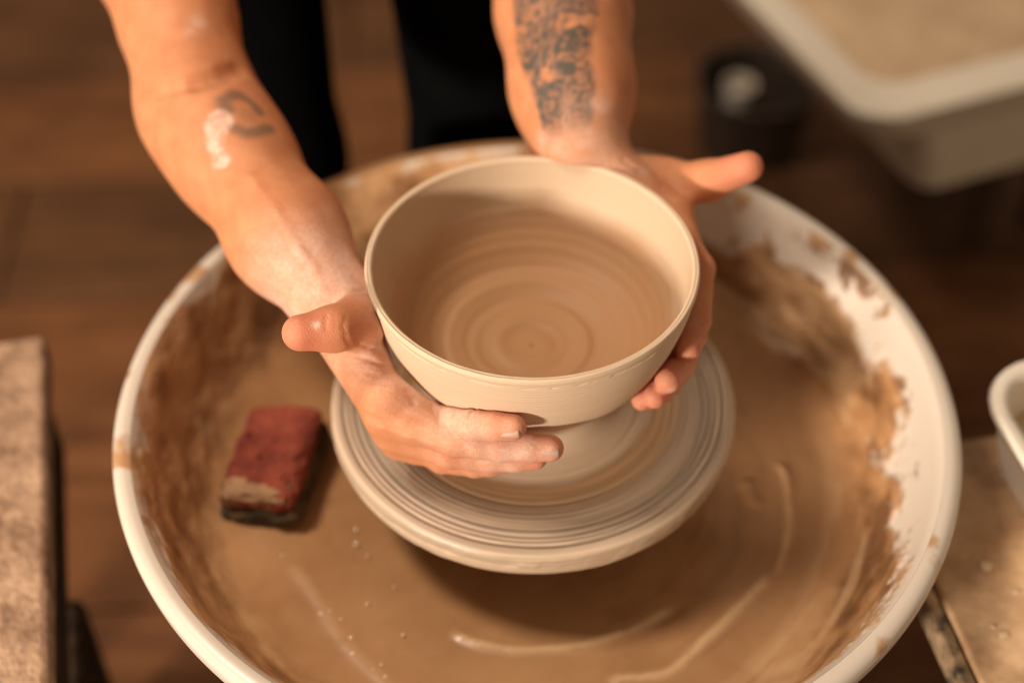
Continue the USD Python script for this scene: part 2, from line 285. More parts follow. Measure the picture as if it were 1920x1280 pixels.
obj('rim', (v, q), 'basin', basin, smooth=True, attrs={'slip': np.clip(np.maximum((dots - .60) * 2.2 + .26, np.interp(np.degrees(np.arctan2(v[:, 1], v[:, 0])) % 360, [70, 88, 105, 140, 158], [0, .62, .80, .72, 0]) + .5 * (dots - .5)), 0, .9) * (v[:, 2] > -.02), 'ridge': 0 * dots, 'tone': .62 + 0 * dots})  # back rim brown: slip stain, with shade from arm and bowl painted in
rb = np.random.default_rng(8)
bub = []
for px_, py_ in [(668, 992), (668, 1020), (690, 1042), (658, 1195), (662, 1224), (700, 1255), (722, 1268), (618, 1145), (740, 1100), (756, 1190), (530, 1040), (690, 1130), (715, 1245), (640, 1160), (602, 1150)]:
    r = rb.uniform(.0012, .0024); s = trimesh.creation.icosphere(2, r); s.apply_scale((1, 1, .6)); s.apply_translation(at_z(px_, py_, -.0868) - [.003, -.003, 0]); bub.append(s)
look('bubble', {'p': ('principled_bsdf', {'base_color': (.62, .45, .30), 'roughness': .05, 'specular_ior_level': .8, 'coat_weight': 1.0})}, [])  # base colour pale to paint in sparkle, since the key light is blocked here
for s in bub: obj('slip_bubble', s, 'bubble', basin, smooth=True)

# ------------------------------------------------------------------ clay bowl on the wheel head
bowl = thing('clay_bowl', 'freshly thrown wet clay bowl held between two hands on the wheel head', 'bowl', (-.002, 0, Z0))
OUT = np.array([(.080, .002), (.069, .0045), (.061, .0095), (.0565, .016), (.0575, .0235), (.0645, .032), (.078, .046), (.0905, .061), (.0995, .078), (.106, .096), (.111, .115), (.1134, .130)])
gOUT = PchipInterpolator(OUT[:, 1], OUT[:, 0])
def fine_rings(r, z, t):
    return 0.00007 * np.sin(z * 2100 + 1.4 * np.sin(t)) + .00005 * np.sin(z * 5200 + 3 * t) - .0011 * np.exp(-((z - .1272 - .0006 * np.sin(t * 2)) / .0007) ** 2) * smoothstep(.40, .62, meshkit.fbm(np.stack([np.cos(t) * 12, np.sin(t) * 12, z * 0], -1), 4, 2)), 0 * z
zz = np.linspace(.002, .130, 260)
op = np.vstack([np.stack([gOUT(zz), zz], 1)[:, :], resample([(.1134, .130), (.1142, .1318), (.1140, .1336)], .0006)[1:]])
foot = np.array([(.001, .0032), (.072, .0032)])
v, q = lathe(np.vstack([foot, op]), 400, fine_rings); obj('outer_wall', (v, q), 'bowl_outside', bowl, smooth=40)
rim = resample([(.1140, .1336), (.1137, .1346), (.1126, .1352), (.1118, .1349), (.1108, .1351), (.1098, .1346), (.1090, .1335)], .00025)
v, q = lathe(rim, 400, lambda r, z, t: (0 * r, .00035 * (meshkit.fbm(np.stack([np.cos(t) * 14, np.sin(t) * 14, r * 900], -1), 3, 1) - .5)))
obj('rim', (v, q), 'bowl_outside', bowl, smooth=True)
ip = resample([(.1090, .1335), (.1068, .122), (.1035, .108), (.0965, .091), (.086, .076), (.070, .0635), (.050, .0565), (.025, .053), (.0008, .052)], .0008)
s = np.r_[0, np.cumsum(np.linalg.norm(np.diff(ip, axis=0), axis=1))]
ip[:, 1] += (.0006 * np.sin(s * 2 * np.pi / .021 + 2.2 * np.sin(s * 47)) + .0002 * np.sin(s * 2 * np.pi / .0093)) * smoothstep(.012, .035, s) * smoothstep(s[-1], s[-1] - .045, s)
v, q = lathe(ip, 400, lambda r, z, t: (0 * r, .0009 * np.sin(t + r * 210) * smoothstep(.11, .08, r) * smoothstep(0, .02, r)))
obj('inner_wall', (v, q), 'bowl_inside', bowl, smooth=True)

# ------------------------------------------------------------------ person: one skin mesh from a distance field
def bowl_sdf(P):
    r = np.hypot(P[:, 0] + .002, P[:, 1]); z = P[:, 2]
    ro = gOUT(np.clip(z, .002, .130)); sl = np.interp(z, [.01, .03, .046, .061, .078, .096, .115, .13], [.99, .75, .73, .82, .90, .95, .97, .98])
    return np.maximum((r - ro) * sl, z - .1352)
def solve_on(px_, py_, delta, a0, z0):
    """Point at distance delta outside the bowl's wall that is seen at a place of the picture, starting from angle a0 and height z0."""
    def e(u):
        r = float(gOUT(np.clip(u[1], .002, .13))) + delta
        return proj([r * math.cos(u[0]) - .002, r * math.sin(u[0]), u[1]]) - [px_, py_]
    a, z = fsolve(e, [math.radians(a0), z0]); r = float(gOUT(np.clip(z, .002, .13))) + delta
    return np.array([r * math.cos(a) - .002, r * math.sin(a), z])
def around(deg, z, delta):
    r = float(gOUT(z)) + delta; a = math.radians(deg); return np.array([r * math.cos(a) - .002, r * math.sin(a), z])

def smin(a, b, k):
    h = np.clip(.5 + .5 * (b - a) / k, 0, 1); return b + (a - b) * h - k * h * (1 - h)
def cone(P, a, b, ra, rb):
    ab = b - a; t = np.clip((P - a) @ ab / max(ab @ ab, 1e-12), 0, 1)
    d = P - a - t[:, None] * ab
    return np.sqrt(np.einsum('ij,ij->i', d, d)) - (ra + (rb - ra) * t)
class Field:
    def __init__(self): self.groups, self.marks, self.cut = [], [], None   # group: (list of cones, k inside, k to what was there before)
    def chain(self, pts, radii, k_in=.006):
        return [(np.asarray(pts[i], float), np.asarray(pts[i + 1], float), radii[i], radii[i + 1]) for i in range(len(pts) - 1)]
    def add(self, cones, k_in, k_out): self.groups.append((cones, k_in, k_out))
    def __call__(self, P, near=None):
        D = np.full(len(P), 1.0)
        for cones, ki, ko in self.groups:
            g = None
            for c in cones:
                if near is not None:
                    ctr, rad = near
                    if cone(ctr[None], *c)[0] > rad + .035: continue
                d = cone(P, *c); g = d if g is None else smin(g, d, ki)
            if g is not None: D = smin(D, g, ko)
        for a, b, w, h in self.marks:
            if near is not None and cone(near[0][None], a, b, 0, 0)[0] > near[1] + 3 * w: continue
            D = D + h * np.exp(-(np.maximum(cone(P, a, b, 0, 0), 0) / w) ** 2)
        if self.cut is not None: D = np.maximum(D, -(self.cut(P) - .0003))
        return D
def surface(field, lo, hi, h, B=24):
    """Surface nets over the blocks that the surface passes through."""
    lo = np.asarray(lo, float); n = np.ceil((np.asarray(hi) - lo) / (h * B)).astype(int)
    idx = np.stack(np.meshgrid(*[np.arange(k) for k in n], indexing='ij'), -1).reshape(-1, 3)
    ctr = lo + (idx + .5) * B * h; rad = B * h * .87
    idx, ctr = (a[np.abs(field(ctr)) < rad + .012] for a in (idx, ctr))
    o = np.stack(np.meshgrid(*[np.arange(B + 1)] * 3, indexing='ij'), -1).reshape(-1, 3)
    big = np.int64(1 << 20); key = lambda c: (c[:, 0].astype(np.int64) * big + c[:, 1]) * big + c[:, 2]
    V, K, Q = [], [], []
    cor = np.array(list(np.ndindex(2, 2, 2))); edges = [(i, j) for i in range(8) for j in range(i) if np.abs(cor[i] - cor[j]).sum() == 1]
    for b, c in zip(idx, ctr):
        g0 = b * B; D = field(lo + (g0 + o) * h, (c, rad)).reshape([B + 1] * 3); S = D < 0
        if S.all() or not S.any(): continue
        sub = lambda A, q: A[q[0]:q[0] + B, q[1]:q[1] + B, q[2]:q[2] + B]
        cnt = sum(sub(S, q).astype(int) for q in cor); act = np.argwhere((cnt > 0) & (cnt < 8))
        d8 = np.stack([D[tuple((act + q).T)] for q in cor], 1); acc = np.zeros((len(act), 3)); m = np.zeros(len(act))
        for i, j in edges:
            x = (d8[:, i] < 0) != (d8[:, j] < 0); tt = np.where(x, d8[:, i] / np.where(x, d8[:, i] - d8[:, j], 1), 0)
            acc += x[:, None] * (cor[i] + tt[:, None] * (cor[j] - cor[i])); m += x
        V.append(lo + (g0 + act + acc / m[:, None]) * h); K.append(key(act + g0))
        for ax in range(3):
            e = np.eye(3, dtype=int)[ax]; u, w = (ax + 1) % 3, (ax + 2) % 3
            A = S[:B, :B, :B]; Bv = sub(S, e); x = np.argwhere(A != Bv)
            if not len(x): continue
            fl = A[tuple(x.T)]; eu, ew = np.eye(3, dtype=int)[u], np.eye(3, dtype=int)[w]; G = x + g0
            quad = np.stack([key(G - eu - ew), key(G - ew), key(G), key(G - eu)], 1)
            Q.append(np.where(fl[:, None], quad, quad[:, ::-1]))
    V, K, Q = np.vstack(V), np.concatenate(K), np.vstack(Q)
    o_ = np.argsort(K); K, V = K[o_], V[o_]
    I = np.clip(np.searchsorted(K, Q), 0, len(K) - 1); ok = (K[I] == Q).all(1)
    return V, I[ok]

# joints (from the wheel head's centre)
J = {}
def r_finger(n, pts): J['right_' + n] = [np.asarray(p, float) for p in pts]
def l_finger(n, pts): J['left_' + n] = [np.asarray(p, float) for p in pts]
r_finger('index', [at_z(724, 745, .079), solve_on(820, 786, .0115, 235, .07), solve_on(888, 797, .0105, 250, .08), solve_on(962, 801, .0095, 262, .085)])
r_finger('middle', [at_z(722, 778, .068), at_z(852, 824, .066), at_z(940, 836, .066), at_z(1032, 840, .068)])
r_finger('ring', [at_z(738, 806, .052), at_z(842, 850, .050), at_z(920, 860, .050), at_z(1004, 858, .053)])
r_finger('little', [at_z(752, 822, .036), at_z(830, 862, .034), at_z(890, 872, .036), at_z(942, 868, .039)])
R_WRIST = at_y(618, 556, 0.0)
r_finger('thumb', [at_y(664, 574, -.006), at_y(672, 604, -.043), at_y(626, 616, -.062), at_y(563, 624, -.071)])
R_ELBOW = at_y(374, 208, .165); R_SHOULDER = at_y(296, -110, .31)
L_WRIST = at_y(1085, 272, .135)
def deeper(px_, py_, like, more):
    """Point seen at a place of the picture, farther from the eye than another point."""
    return EYE + ray(px_, py_) * (np.linalg.norm(like - EYE) + more)
li = [around(37, .105, .020), around(12, .104, .0135), solve_on(1306, 600, .0120, -8, .10), solve_on(1290, 656, .0115, -20, .09)]
l_finger('index', li)
lt = solve_on(1262, 721, .0100, -28, .07)
l_finger('middle', [around(40, .084, .022), around(8, .076, .020), deeper(1277, 686, li[3], .024), lt])
lr = deeper(1227, 744, lt, .006)
l_finger('ring', [around(44, .064, .022), around(4, .056, .020), deeper(1250, 720, lt, .022), lr])
l_finger('little', [around(50, .048, .020), around(6, .038, .020), deeper(1230, 736, lr, .020), deeper(1203, 750, lr, .008)])
l_finger('thumb', [at_y(1140, 318, .132), at_y(1240, 340, .120), at_y(1325, 340, .102), at_y(1402, 313, .088)])
L_ELBOW = at_y(1045, -70, .30); L_SHOULDER = np.array([.085, .40, .50])

body = Field(); body.cut = bowl_sdf
def arm(sh, el, wr, rs):
    mid = (el + wr) / 2; return [(sh, (sh + el) / 2, rs[0], rs[1]), ((sh + el) / 2, el, rs[1], rs[2])], [(el, el + (wr - el) * .28, rs[3], rs[4]), (el + (wr - el) * .28, el + (wr - el) * .7, rs[4], rs[5]), (el + (wr - el) * .7, wr, rs[5], rs[6])]
u, f = arm(R_SHOULDER, R_ELBOW, R_WRIST, (.046, .0425, .0352, .0360, .0398, .0375, .0275))
body.add(u, .02, .02); body.add(f, .03, .05)
u, f = arm(L_SHOULDER, L_ELBOW, L_WRIST, (.052, .050, .046, .047, .0475, .042, .035))
body.add(u, .02, .02); body.add(f, .03, .02)
neck = (R_SHOULDER + L_SHOULDER) / 2 + [0, .03, .03]
body.add([(R_SHOULDER, neck, .055, .06), (L_SHOULDER, neck, .055, .06), (neck, neck + [0, -.05, .10], .055, .05), (neck + [0, .05, 0], neck + [-.01, .10, -.10], .07, .08)], .04, .04)
def hand(side, wr, thumb_r, palm_r):
    g = {n: J[side + '_' + n] for n in ('index', 'middle', 'ring', 'little', 'thumb')}
    rad = {'index': (.0122, .0107, .0100, .0088), 'middle': (.0128, .0114, .0101, .0090), 'ring': (.0122, .0105, .0093, .0080), 'little': (.0108, .0092, .0082, .0072)}
    bulge = {'index': .0004, 'middle': .0004, 'ring': .0003, 'little': .0003}
    palm = []
    for n, r0 in zip(('index', 'middle', 'ring', 'little'), palm_r): palm.append((wr, g[n][0], .0215, r0))
    palm.append((g['index'][0], g['little'][0], palm_r[0] * .95, palm_r[3] * .95))
    c = g['thumb']; palm.append((wr, c[0], .022, .0175)); palm.append((c[0], c[1], .0175, thumb_r[0])); palm.append((c[1], g['index'][0] * .45 + wr * .55, .0115, .014))
    body.add(palm, .010, .014)
    body.add(body.chain(c[1:], thumb_r), .008, .016)
    first = True
    fs = []
    for n in ('index', 'middle', 'ring', 'little'):
        p, r = g[n], rad[n]                                     # waist of the phalanges between the joints, fuller end
        q = [p[0], p[0] * .5 + p[1] * .5, p[1], p[1] * .5 + p[2] * .5, p[2], p[2] * .45 + p[3] * .55, p[3]]
        fs.append(body.chain(q, [r[0], (r[0] + r[1]) / 2 - .0005, r[1], (r[1] + r[2]) / 2 - .0006, r[2], (r[2] + r[3]) / 2 + .0003, r[3]]))
    for s_ in fs:
        body.add(s_, .003, .0022 if not first else .006); first = False
hand('right', R_WRIST, (.0138, .0143, .0120), (.0125, .0130, .0130, .0115))
hand('left', L_WRIST, (.0140, .0146, .0112), (.0140, .0140, .0130, .0115))
# blend fingers into the palm at the knuckles
for side in ('right', 'left'):
    g = [J[side + '_' + n] for n in ('index', 'middle', 'ring', 'little')]
    body.add([(a[0], a[0] * .72 + a[1] * .28, .0132, .0118) for a in g], .006, .008)
def crease(c, axis, up, r, w=.0011, h=.0009):
    """Groove across a finger at c on its side 'up'."""
    s_ = np.cross(axis, up); s_ /= np.linalg.norm(s_); u_ = np.cross(s_, axis); u_ /= np.linalg.norm(u_)
    pts = [c + r * (math.cos(a) * u_ + math.sin(a) * s_) for a in np.linspace(-1.1, 1.1, 6)]
    for a, b in zip(pts[:-1], pts[1:]): body.marks.append((a, b, w, h))
toeye = lambda p: (EYE - p) / np.linalg.norm(EYE - p)
for n in ('index',):
    g = J['right_' + n]
    for k in (1, 2):
        ax = g[k + 1] - g[k - 1]; ax = ax / np.linalg.norm(ax); up = np.array([0, 0, 1.0])
        crease(g[k] + ax * .001, ax, up, (.0108, .0096)[k - 1], .0013, .0011)
for side in ('right', 'left'):
    g = J[side + '_thumb']; ax = g[3] - g[1]; ax /= np.linalg.norm(ax); crease(g[2], ax, toeye(g[2]), .0130, .0012, .0007)
def hit(x, y):
    t_ = .55; d = ray(x, y)
    for _ in range(160):
        e = body((EYE + d * t_)[None])[0]; t_ += e * .8
        if e < 1e-5 or t_ > 2: break
    return EYE + d * t_
def fold(pts, w, h): return [(a, b, w, h) for a, b in zip(pts[:-1], pts[1:])]
new = []
for pts, w, h in (([(646, 660), (672, 668), (696, 675), (716, 684), (734, 697)], .0014, .0022), ([(672, 646), (690, 652), (706, 657), (722, 666)], .0013, .0016), ([(622, 566), (640, 556), (660, 549), (682, 545)], .0017, .0013),
                  ([(811, 759), (814, 770), (820, 781), (821, 792)], .0012, .0016), ([(827, 761), (830, 770), (832, 778)], .0010, .0009), ([(884, 770), (882, 780), (879, 788)], .0011, .0013), ([(893, 772), (892, 780)], .0009, .0007),
                  ([(762, 732), (772, 745), (776, 758)], .0016, .0011), ([(676, 694), (694, 700), (712, 708)], .0013, .0008), ([(700, 716), (716, 718), (732, 722)], .0012, .0006), ([(660, 690), (672, 704), (690, 714)], .0013, .0006),
                  ([(690, 790), (720, 800), (770, 818), (812, 832)], .0030, -.0013), ([(660, 742), (700, 768), (760, 792), (806, 806)], .0032, -.0012), ([(560, 470), (590, 505), (606, 545)], .0032, -.0010), ([(470, 330), (520, 400), (570, 480)], .0032, -.0009),
                  ([(612, 590), (610, 606), (612, 620)], .0011, .0008), ([(648, 590), (644, 612), (648, 634), (656, 648)], .0013, .0007),
                  ([(1322, 602), (1312, 606), (1302, 606)], .0011, .0013), ([(1296, 316), (1292, 336), (1296, 356)], .0012, .0010), ([(1302, 316), (1300, 338), (1304, 354)], .0010, .0007), ([(1168, 300), (1200, 322), (1240, 352), (1262, 372)], .0022, .0012), ([(300, 176), (330, 166), (360, 158), (395, 150)], .0045, .0026), ([(372, 154), (402, 145), (424, 138), (448, 130)], .0060, .0080)):
    new += fold([hit(*p) for p in pts], w, h)
body.marks += new
V, Q = surface(body, (-.46, -.16, -.02), (.26, .62, .72), .00145)
print('body', len(V), 'verts', len(Q), 'quads')
def on_skin(x, y):
    """Point of the skin first met in direction of a place of the picture."""
    d = ray(x, y); w = V - EYE; t = w @ d; off = np.linalg.norm(w - t[:, None] * d, axis=1); k = off < .0022
    return V[k][t[k].argmin()]
def near_line(pts):
    c = np.array([on_skin(*p) for p in pts]); s = np.r_[0, np.cumsum(np.linalg.norm(np.diff(c, axis=0), axis=1))]
    cc = np.array([np.interp(np.linspace(0, s[-1], 80), s, c[:, i]) for i in range(3)]).T
    return cKDTree(cc).query(V)[0]
nz = lambda sc, seed, o=4: meshkit.fbm(V * sc, o, seed)
N = np.zeros_like(V); fn = np.cross(V[Q[:, 2]] - V[Q[:, 0]], V[Q[:, 3]] - V[Q[:, 1]])
for k in range(4): np.add.at(N, Q[:, k], fn)
N /= np.maximum(np.linalg.norm(N, axis=1, keepdims=True), 1e-12)
blob = lambda x, y, r: np.exp(-(np.linalg.norm(V - on_skin(x, y), axis=1) / r) ** 2)
clay = .10 * smoothstep(.45, .65, nz(30, 3))
dR = np.linalg.norm(V - R_WRIST, axis=1); side_r = V[:, 0] < -.02 
hand_r = smoothstep(.135, .05, cone(V, R_WRIST, J['right_middle'][1], 0, 0) ) * (V[:, 1] < .12)
clay = np.maximum(clay, .85 * smoothstep(.075, .02, cone(V, R_WRIST + (R_ELBOW - R_WRIST) * .10, J['right_middle'][3], 0, 0)) * (.74 + .22 * smoothstep(.32, .66, nz(70, 9, 5)) + .25 * (nz(260, 10, 3) - .5)) * (V[:, 0] < .04))
for x, y, r, a in ((520, 460, .030, .45), (560, 500, .028, .45), (600, 520, .022, .4), (375, 40, .010, .5), (355, 55, .007, .4), (592, 604, .0035, .9),
                   (1105, 255, .018, .5), (1040, 280, .012, .45), (1085, 282, .010, .4), (1010, 262, .010, .5), (1130, 200, .015, .5), (1210, 312, .012, .5), (1262, 738, .006, .9), (1278, 678, .006, .5), (870, 806, .012, .45), (930, 812, .009, .5), (1025, 850, .008, .9)):
    clay = np.maximum(clay, a * blob(x, y, r) * (.45 + 1.0 * nz(90, 7)) * 1.2)
clay = np.maximum(clay, .95 * smoothstep(.0105, .0045, near_line([(408, 216), (403, 240), (402, 270), (407, 296)]) - .006 * np.exp(-(np.linalg.norm(V - on_skin(418, 220), axis=1) / .011) ** 2) + .011 * (nz(95, 14, 5) - .45)) * (.45 + .45 * smoothstep(.3, .65, nz(140, 15))))
red = np.zeros(len(V))
for side in ('right', 'left'):
    for n in ('index', 'middle', 'ring', 'little', 'thumb'):
        p = J[side + '_' + n]; red = np.maximum(red, .75 * np.exp(-(np.linalg.norm(V - p[3], axis=1) / (.017 if n != 'thumb' else .024)) ** 2)); red = np.maximum(red, .35 * np.exp(-(np.linalg.norm(V - p[1], axis=1) / .014) ** 2))
red *= .6 + .8 * nz(60, 2)
clay = np.maximum(clay, .55 * smoothstep(.07, .02, cone(V, L_WRIST, J['left_middle'][3], 0, 0)) * (.4 + .8 * nz(60, 19)) * (V[:, 0] > .02))
clay *= 1 - .70 * np.clip(red * 1.1, 0, 1) * (np.linalg.norm(V - on_skin(592, 604), axis=1) > .006)
# tattoos: a curl on the near forearm, a dense sleeve on the far one
ink = np.zeros(len(V))
for pts, w in (([(424, 200), (418, 184), (432, 174), (452, 176)], .0052), ([(452, 176), (474, 188), (492, 208)], .0040), ([(442, 236), (462, 243), (482, 244), (508, 238)], .0050)):
    ink = np.maximum(ink, .62 * smoothstep(w * 1.7, w * .2, near_line(pts) + .0035 * (nz(120, 4) - .5)))
ink = np.maximum(ink, .20 * smoothstep(.012, .002, np.linalg.norm(V - on_skin(462, 214), axis=1) + .006 * (nz(90, 5) - .5)))
ax = L_ELBOW - L_WRIST; al = np.linalg.norm(ax); ax = ax / al; W_ = V - L_WRIST; uu = W_ @ ax
mid = (L_ELBOW + L_WRIST) / 2; fx = toeye(mid) - (toeye(mid) @ ax) * ax; fx /= np.linalg.norm(fx); fy = np.cross(ax, fx); fy *= np.sign(fy[0])
phi = np.arctan2(W_ @ fy, W_ @ fx)
reg = (uu > -.04) & (uu < al * .95) & (np.linalg.norm(W_ - uu[:, None] * ax, axis=1) < .07) & (V[:, 0] > -.06)
lo_, hi_ = -.80 + .08 * np.sin(uu * 60), .46 + .12 * np.sin(uu * 75 + 1) - .22 * smoothstep(.06, .0, uu)
band = smoothstep(-.06, .06, phi - lo_) * smoothstep(.06, -.06, phi - hi_ - .25 * (nz(90, 12) - .5))
qv = np.stack([uu * 95, phi * 4.2, 0 * uu], 1); warp = meshkit.fbm(qv * .8, 3, 31)
lines = smoothstep(.30, .8, .5 + .5 * np.sin(phi * 20 + warp * 30 - uu * 260)); cells = smoothstep(.48, .60, meshkit.fbm(qv * .9 + 7, 4, 17))
shade = np.clip(.46 + .40 * lines + .20 * cells - .42 * smoothstep(.56, .66, meshkit.fbm(qv * .55 + 3, 2, 23)), 0, .95)
low = np.exp(-((uu - .038) / .016) ** 2)
shade = np.clip(shade + low * .45 * smoothstep(.42, .55, meshkit.fbm(qv * .9 + 1, 2, 3)), 0, .95)
ink = np.maximum(ink, reg * band * shade * smoothstep(-.030, .012, uu + .02 * (nz(60, 33) - .5)))
person = thing('person', 'potter in black clothes with tattooed forearms and clay-dusted hands cupping the bowl', 'person', (0, 0, Z0))
obj('body', (V, Q), 'skin', person, smooth=True, attrs={'clay': np.clip(clay, 0, 1), 'red': np.clip(red, 0, 1), 'ink': ink})

# finger nails
def nail(tip, prev, up, w, l, off):
    ax = tip - prev; ax /= np.linalg.norm(ax); up = up - (up @ ax) * ax; up /= np.linalg.norm(up); sd = np.cross(ax, up)
    a, b = np.meshgrid(np.linspace(-1, 1, 11), np.linspace(-1, 1, 13), indexing='ij')
    sq = np.maximum((np.abs(a) ** 2.6 + np.abs(b) ** 2.6) ** (1 / 2.6), 1e-9); k = np.maximum(np.abs(a), np.abs(b)) / sq
    a, b = a * np.minimum(k, 1), b * np.minimum(k, 1)
    hgt = off * (1 - .38 * a ** 2) - .0016 * np.clip(b + .2, 0, 2) ** 2
    top = tip + ax * (.0005 + l * b[..., None]) + sd * (w * a)[..., None] + up * hgt[..., None]
    bot = top - up * .0012
    n0 = a.size; vs = np.vstack([top.reshape(-1, 3), bot.reshape(-1, 3)]); i, j = np.meshgrid(np.arange(10), np.arange(12), indexing='ij'); c = i * 13 + j
    qs = np.stack([c, c + 13, c + 14, c + 1], -1).reshape(-1, 4); bd = [(i * 13) for i in range(11)] + [10 * 13 + j for j in range(1, 13)] + [i * 13 + 12 for i in range(9, -1, -1)] + [j for j in range(11, 0, -1)]
    bd = np.array(bd); nx = np.roll(bd, -1); return vs, np.vstack([qs, qs[:, ::-1] + n0, np.stack([nx, bd, bd + n0, nx + n0], 1)])
def nails():
    for n, up, w in (('index', (-.12, -1.0, .16), .0047), ('middle', (.10, -.93, .42), .0052)):
        g = J['right_' + n]; obj('fingernail', nail(g[3], g[2], np.array(up, float), w, .0060, .0093), 'nail', person, smooth=True)
    for n, w in (('index', .0050), ('middle', .0052)):
        g = J['left_' + n]; o_ = np.array([g[3][0] + .002, g[3][1], 0]); o_ /= np.linalg.norm(o_); obj('fingernail', nail(g[3], g[2], o_ + [0, 0, -.25], w, .0056, .0082), 'nail', person, smooth=True)
nails()
# clothes
leg = Field()
HIP_Y = .47
for x0, x1 in ((-.292, -.254), (-.047, -.048)):
    leg.add([(np.array([x0, HIP_Y, .22]), np.array([x1, .435, -.12]), .098, .066), (np.array([x1, .435, -.12]), np.array([x1, .46, -.53]), .066, .060)], .03, .03)
leg.add([(np.array([-.20, .50, .26]), np.array([-.08, .50, .26]), .12, .12)], .03, .05)
v, q = surface(leg, (-.42, .28, -.64), (.16, .68, .42), .008, 16)
v = v + .006 * (meshkit.fbm(v * [9, 9, 14], 3, 6) - .5)[:, None] * (v - [-.14, .45, 0]) / .15
v[:, 2] = np.maximum(v[:, 2], -.55)
obj('trousers', (v, q), 'black_cloth', person, smooth=True)
top = Field(); top.add([(np.array([-.14, .54, .30]), neck + [-.01, .10, -.12], .125, .13), (neck + [-.01, .10, -.12], neck + [0, .05, -.03], .13, .10)], .05, .05)
v, q = surface(top, (-.40, .20, .10), (.20, .75, .70), .010, 16); obj('shirt', (v, q), 'black_cloth', person, smooth=True)
for x in (-.254, -.048):
    s = loft([rrect(.10, .27, .045, 0, c=(x, .42)), rrect(.105, .275, .05, .022, c=(x, .42)), rrect(.10, .25, .048, .05, c=(x, .43)), rrect(.092, .15, .044, .09, c=(x, .465)), rrect(.086, .11, .04, .12, c=(x, .475))])
    obj('shoe', (s[0] - [0, 0, Z0], s[1]), 'dark_rubber', person, smooth=50)

# ------------------------------------------------------------------ sponge in the basin
a_ = at_z(512, 866, -.068); tilt = math.radians(8); sponge_rot = np.array([[math.cos(tilt), 0, -math.sin(tilt)], [0, 1, 0], [math.sin(tilt), 0, math.cos(tilt)]])
sponge = thing('sponge', 'worn red foam sponge with dark scouring pad lying in the muddy basin', 'sponge', (a_[0], a_[1], Z0 - .072))
def foam(sx, sy, sz, r, seed, amp, pits=0):
    v, f, _ = meshkit.arrays(trimesh.Trimesh(*meshkit.arrays(rbox(sx, sy, sz, r))[:2]).subdivide_to_size(.0028))
    tm = trimesh.Trimesh(v, f, process=True); n_ = tm.vertex_normals; p = tm.vertices
    d = amp * (meshkit.fbm(p * 130 + seed, 4, seed) - .5) - pits * smoothstep(.64, .74, meshkit.fbm(p * 150 + 3 * seed, 2, seed + 4))
    return p + n_ * d[:, None], tm.faces
wv, wf = foam(.060, .094, .022, .008, 1, .006, .005); sheet = wv
cutc = smoothstep(-.026, -.044, wv[:, 1] + wv[:, 0] * .35) * (wv[:, 2] > 0); wv[:, 2] -= .007 * cutc
obj('foam', moved((wv, wf), (0, 0, .010), -10, sponge_rot), 'foam_red', sponge, smooth=True)
cv, cf = foam(.055, .022, .019, .007, 6, .004, .003)
obj('worn_foam', moved((cv + [0, -.0355, -.0008], cf), (0, 0, .010), -10, sponge_rot), 'foam_beige', sponge, smooth=True, label='torn beige corner where the red has worn off')
pv, pf = foam(.063, .098, .017, .006, 9, .006, .003)
obj('scouring_pad', moved((pv + [0, 0, -.0160], pf), (0, 0, .010), -10, sponge_rot), 'scour_green', sponge, smooth=True)

# ------------------------------------------------------------------ bench at the left
bz = -.10
c0 = at_z(90, 640, bz); c1 = at_z(97, 1280, bz); dirb = (c1 - c0) / np.linalg.norm(c1 - c0); angb = math.degrees(math.atan2(dirb[1], dirb[0]))
bench = thing('bench', 'rough wooden bench with worn pale top standing left of the basin', 'bench', (c0[0], c0[1], 0), angb)
bt = rbox(.95, .30, .034, .006); bv, bf = meshkit.arrays(trimesh.Trimesh(*meshkit.arrays(bt)[:2]).subdivide_to_size(.02))[:2]
bv = bv + .0022 * (meshkit.fbm(bv * 40, 3, 2) - .5)[:, None] * [1, 1, .6]
obj('top', (bv + [.465, -.15 - .003, Z0 + bz - .017], bf), 'bench_top', bench, smooth=40)
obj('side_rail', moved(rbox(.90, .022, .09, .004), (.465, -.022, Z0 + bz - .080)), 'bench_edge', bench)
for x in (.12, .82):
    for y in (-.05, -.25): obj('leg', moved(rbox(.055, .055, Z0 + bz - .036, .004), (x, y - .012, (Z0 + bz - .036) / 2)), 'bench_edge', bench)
p = at_z(150, 1180, -.30)
st = thing('wooden_block', 'dark upright block in shadow on the floor beside the bench', 'block', (p[0] - .01, p[1] - .09, 0), angb)
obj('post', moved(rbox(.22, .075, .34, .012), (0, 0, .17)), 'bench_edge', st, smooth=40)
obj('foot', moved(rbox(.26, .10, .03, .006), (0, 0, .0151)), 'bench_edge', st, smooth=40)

# ------------------------------------------------------------------ board and tray at the right
zb = -.085
c0 = at_z(1748, 1096, zb); c1 = at_z(1832, 1280, zb); e = (c1 - c0) / np.linalg.norm(c1 - c0); angr = math.degrees(math.atan2(-e[1], -e[0])) - 90
board = thing('work_board', 'clay-splashed wooden board with chipped dark edge at the right of the basin', 'board', (c0[0], c0[1], 0), angr)
Lb, Wb = .55, .36
bv, bf = meshkit.arrays(trimesh.Trimesh(*meshkit.arrays(rbox(Wb, Lb, .028, .004))[:2]).subdivide_to_size(.012))[:2]
bv = bv + .0016 * (meshkit.fbm(bv * 60, 3, 2) - .5)[:, None]
y_mid = .13 - Lb / 2
obj('top', (bv + [Wb / 2 + .003, y_mid, Z0 + zb - .014], bf), 'board_top', board, smooth=40)
obj('edge_strip', moved(rbox(.010, Lb - .002, .024, .002), (-.0035, y_mid, Z0 + zb - .0150)), 'board_edge', board)
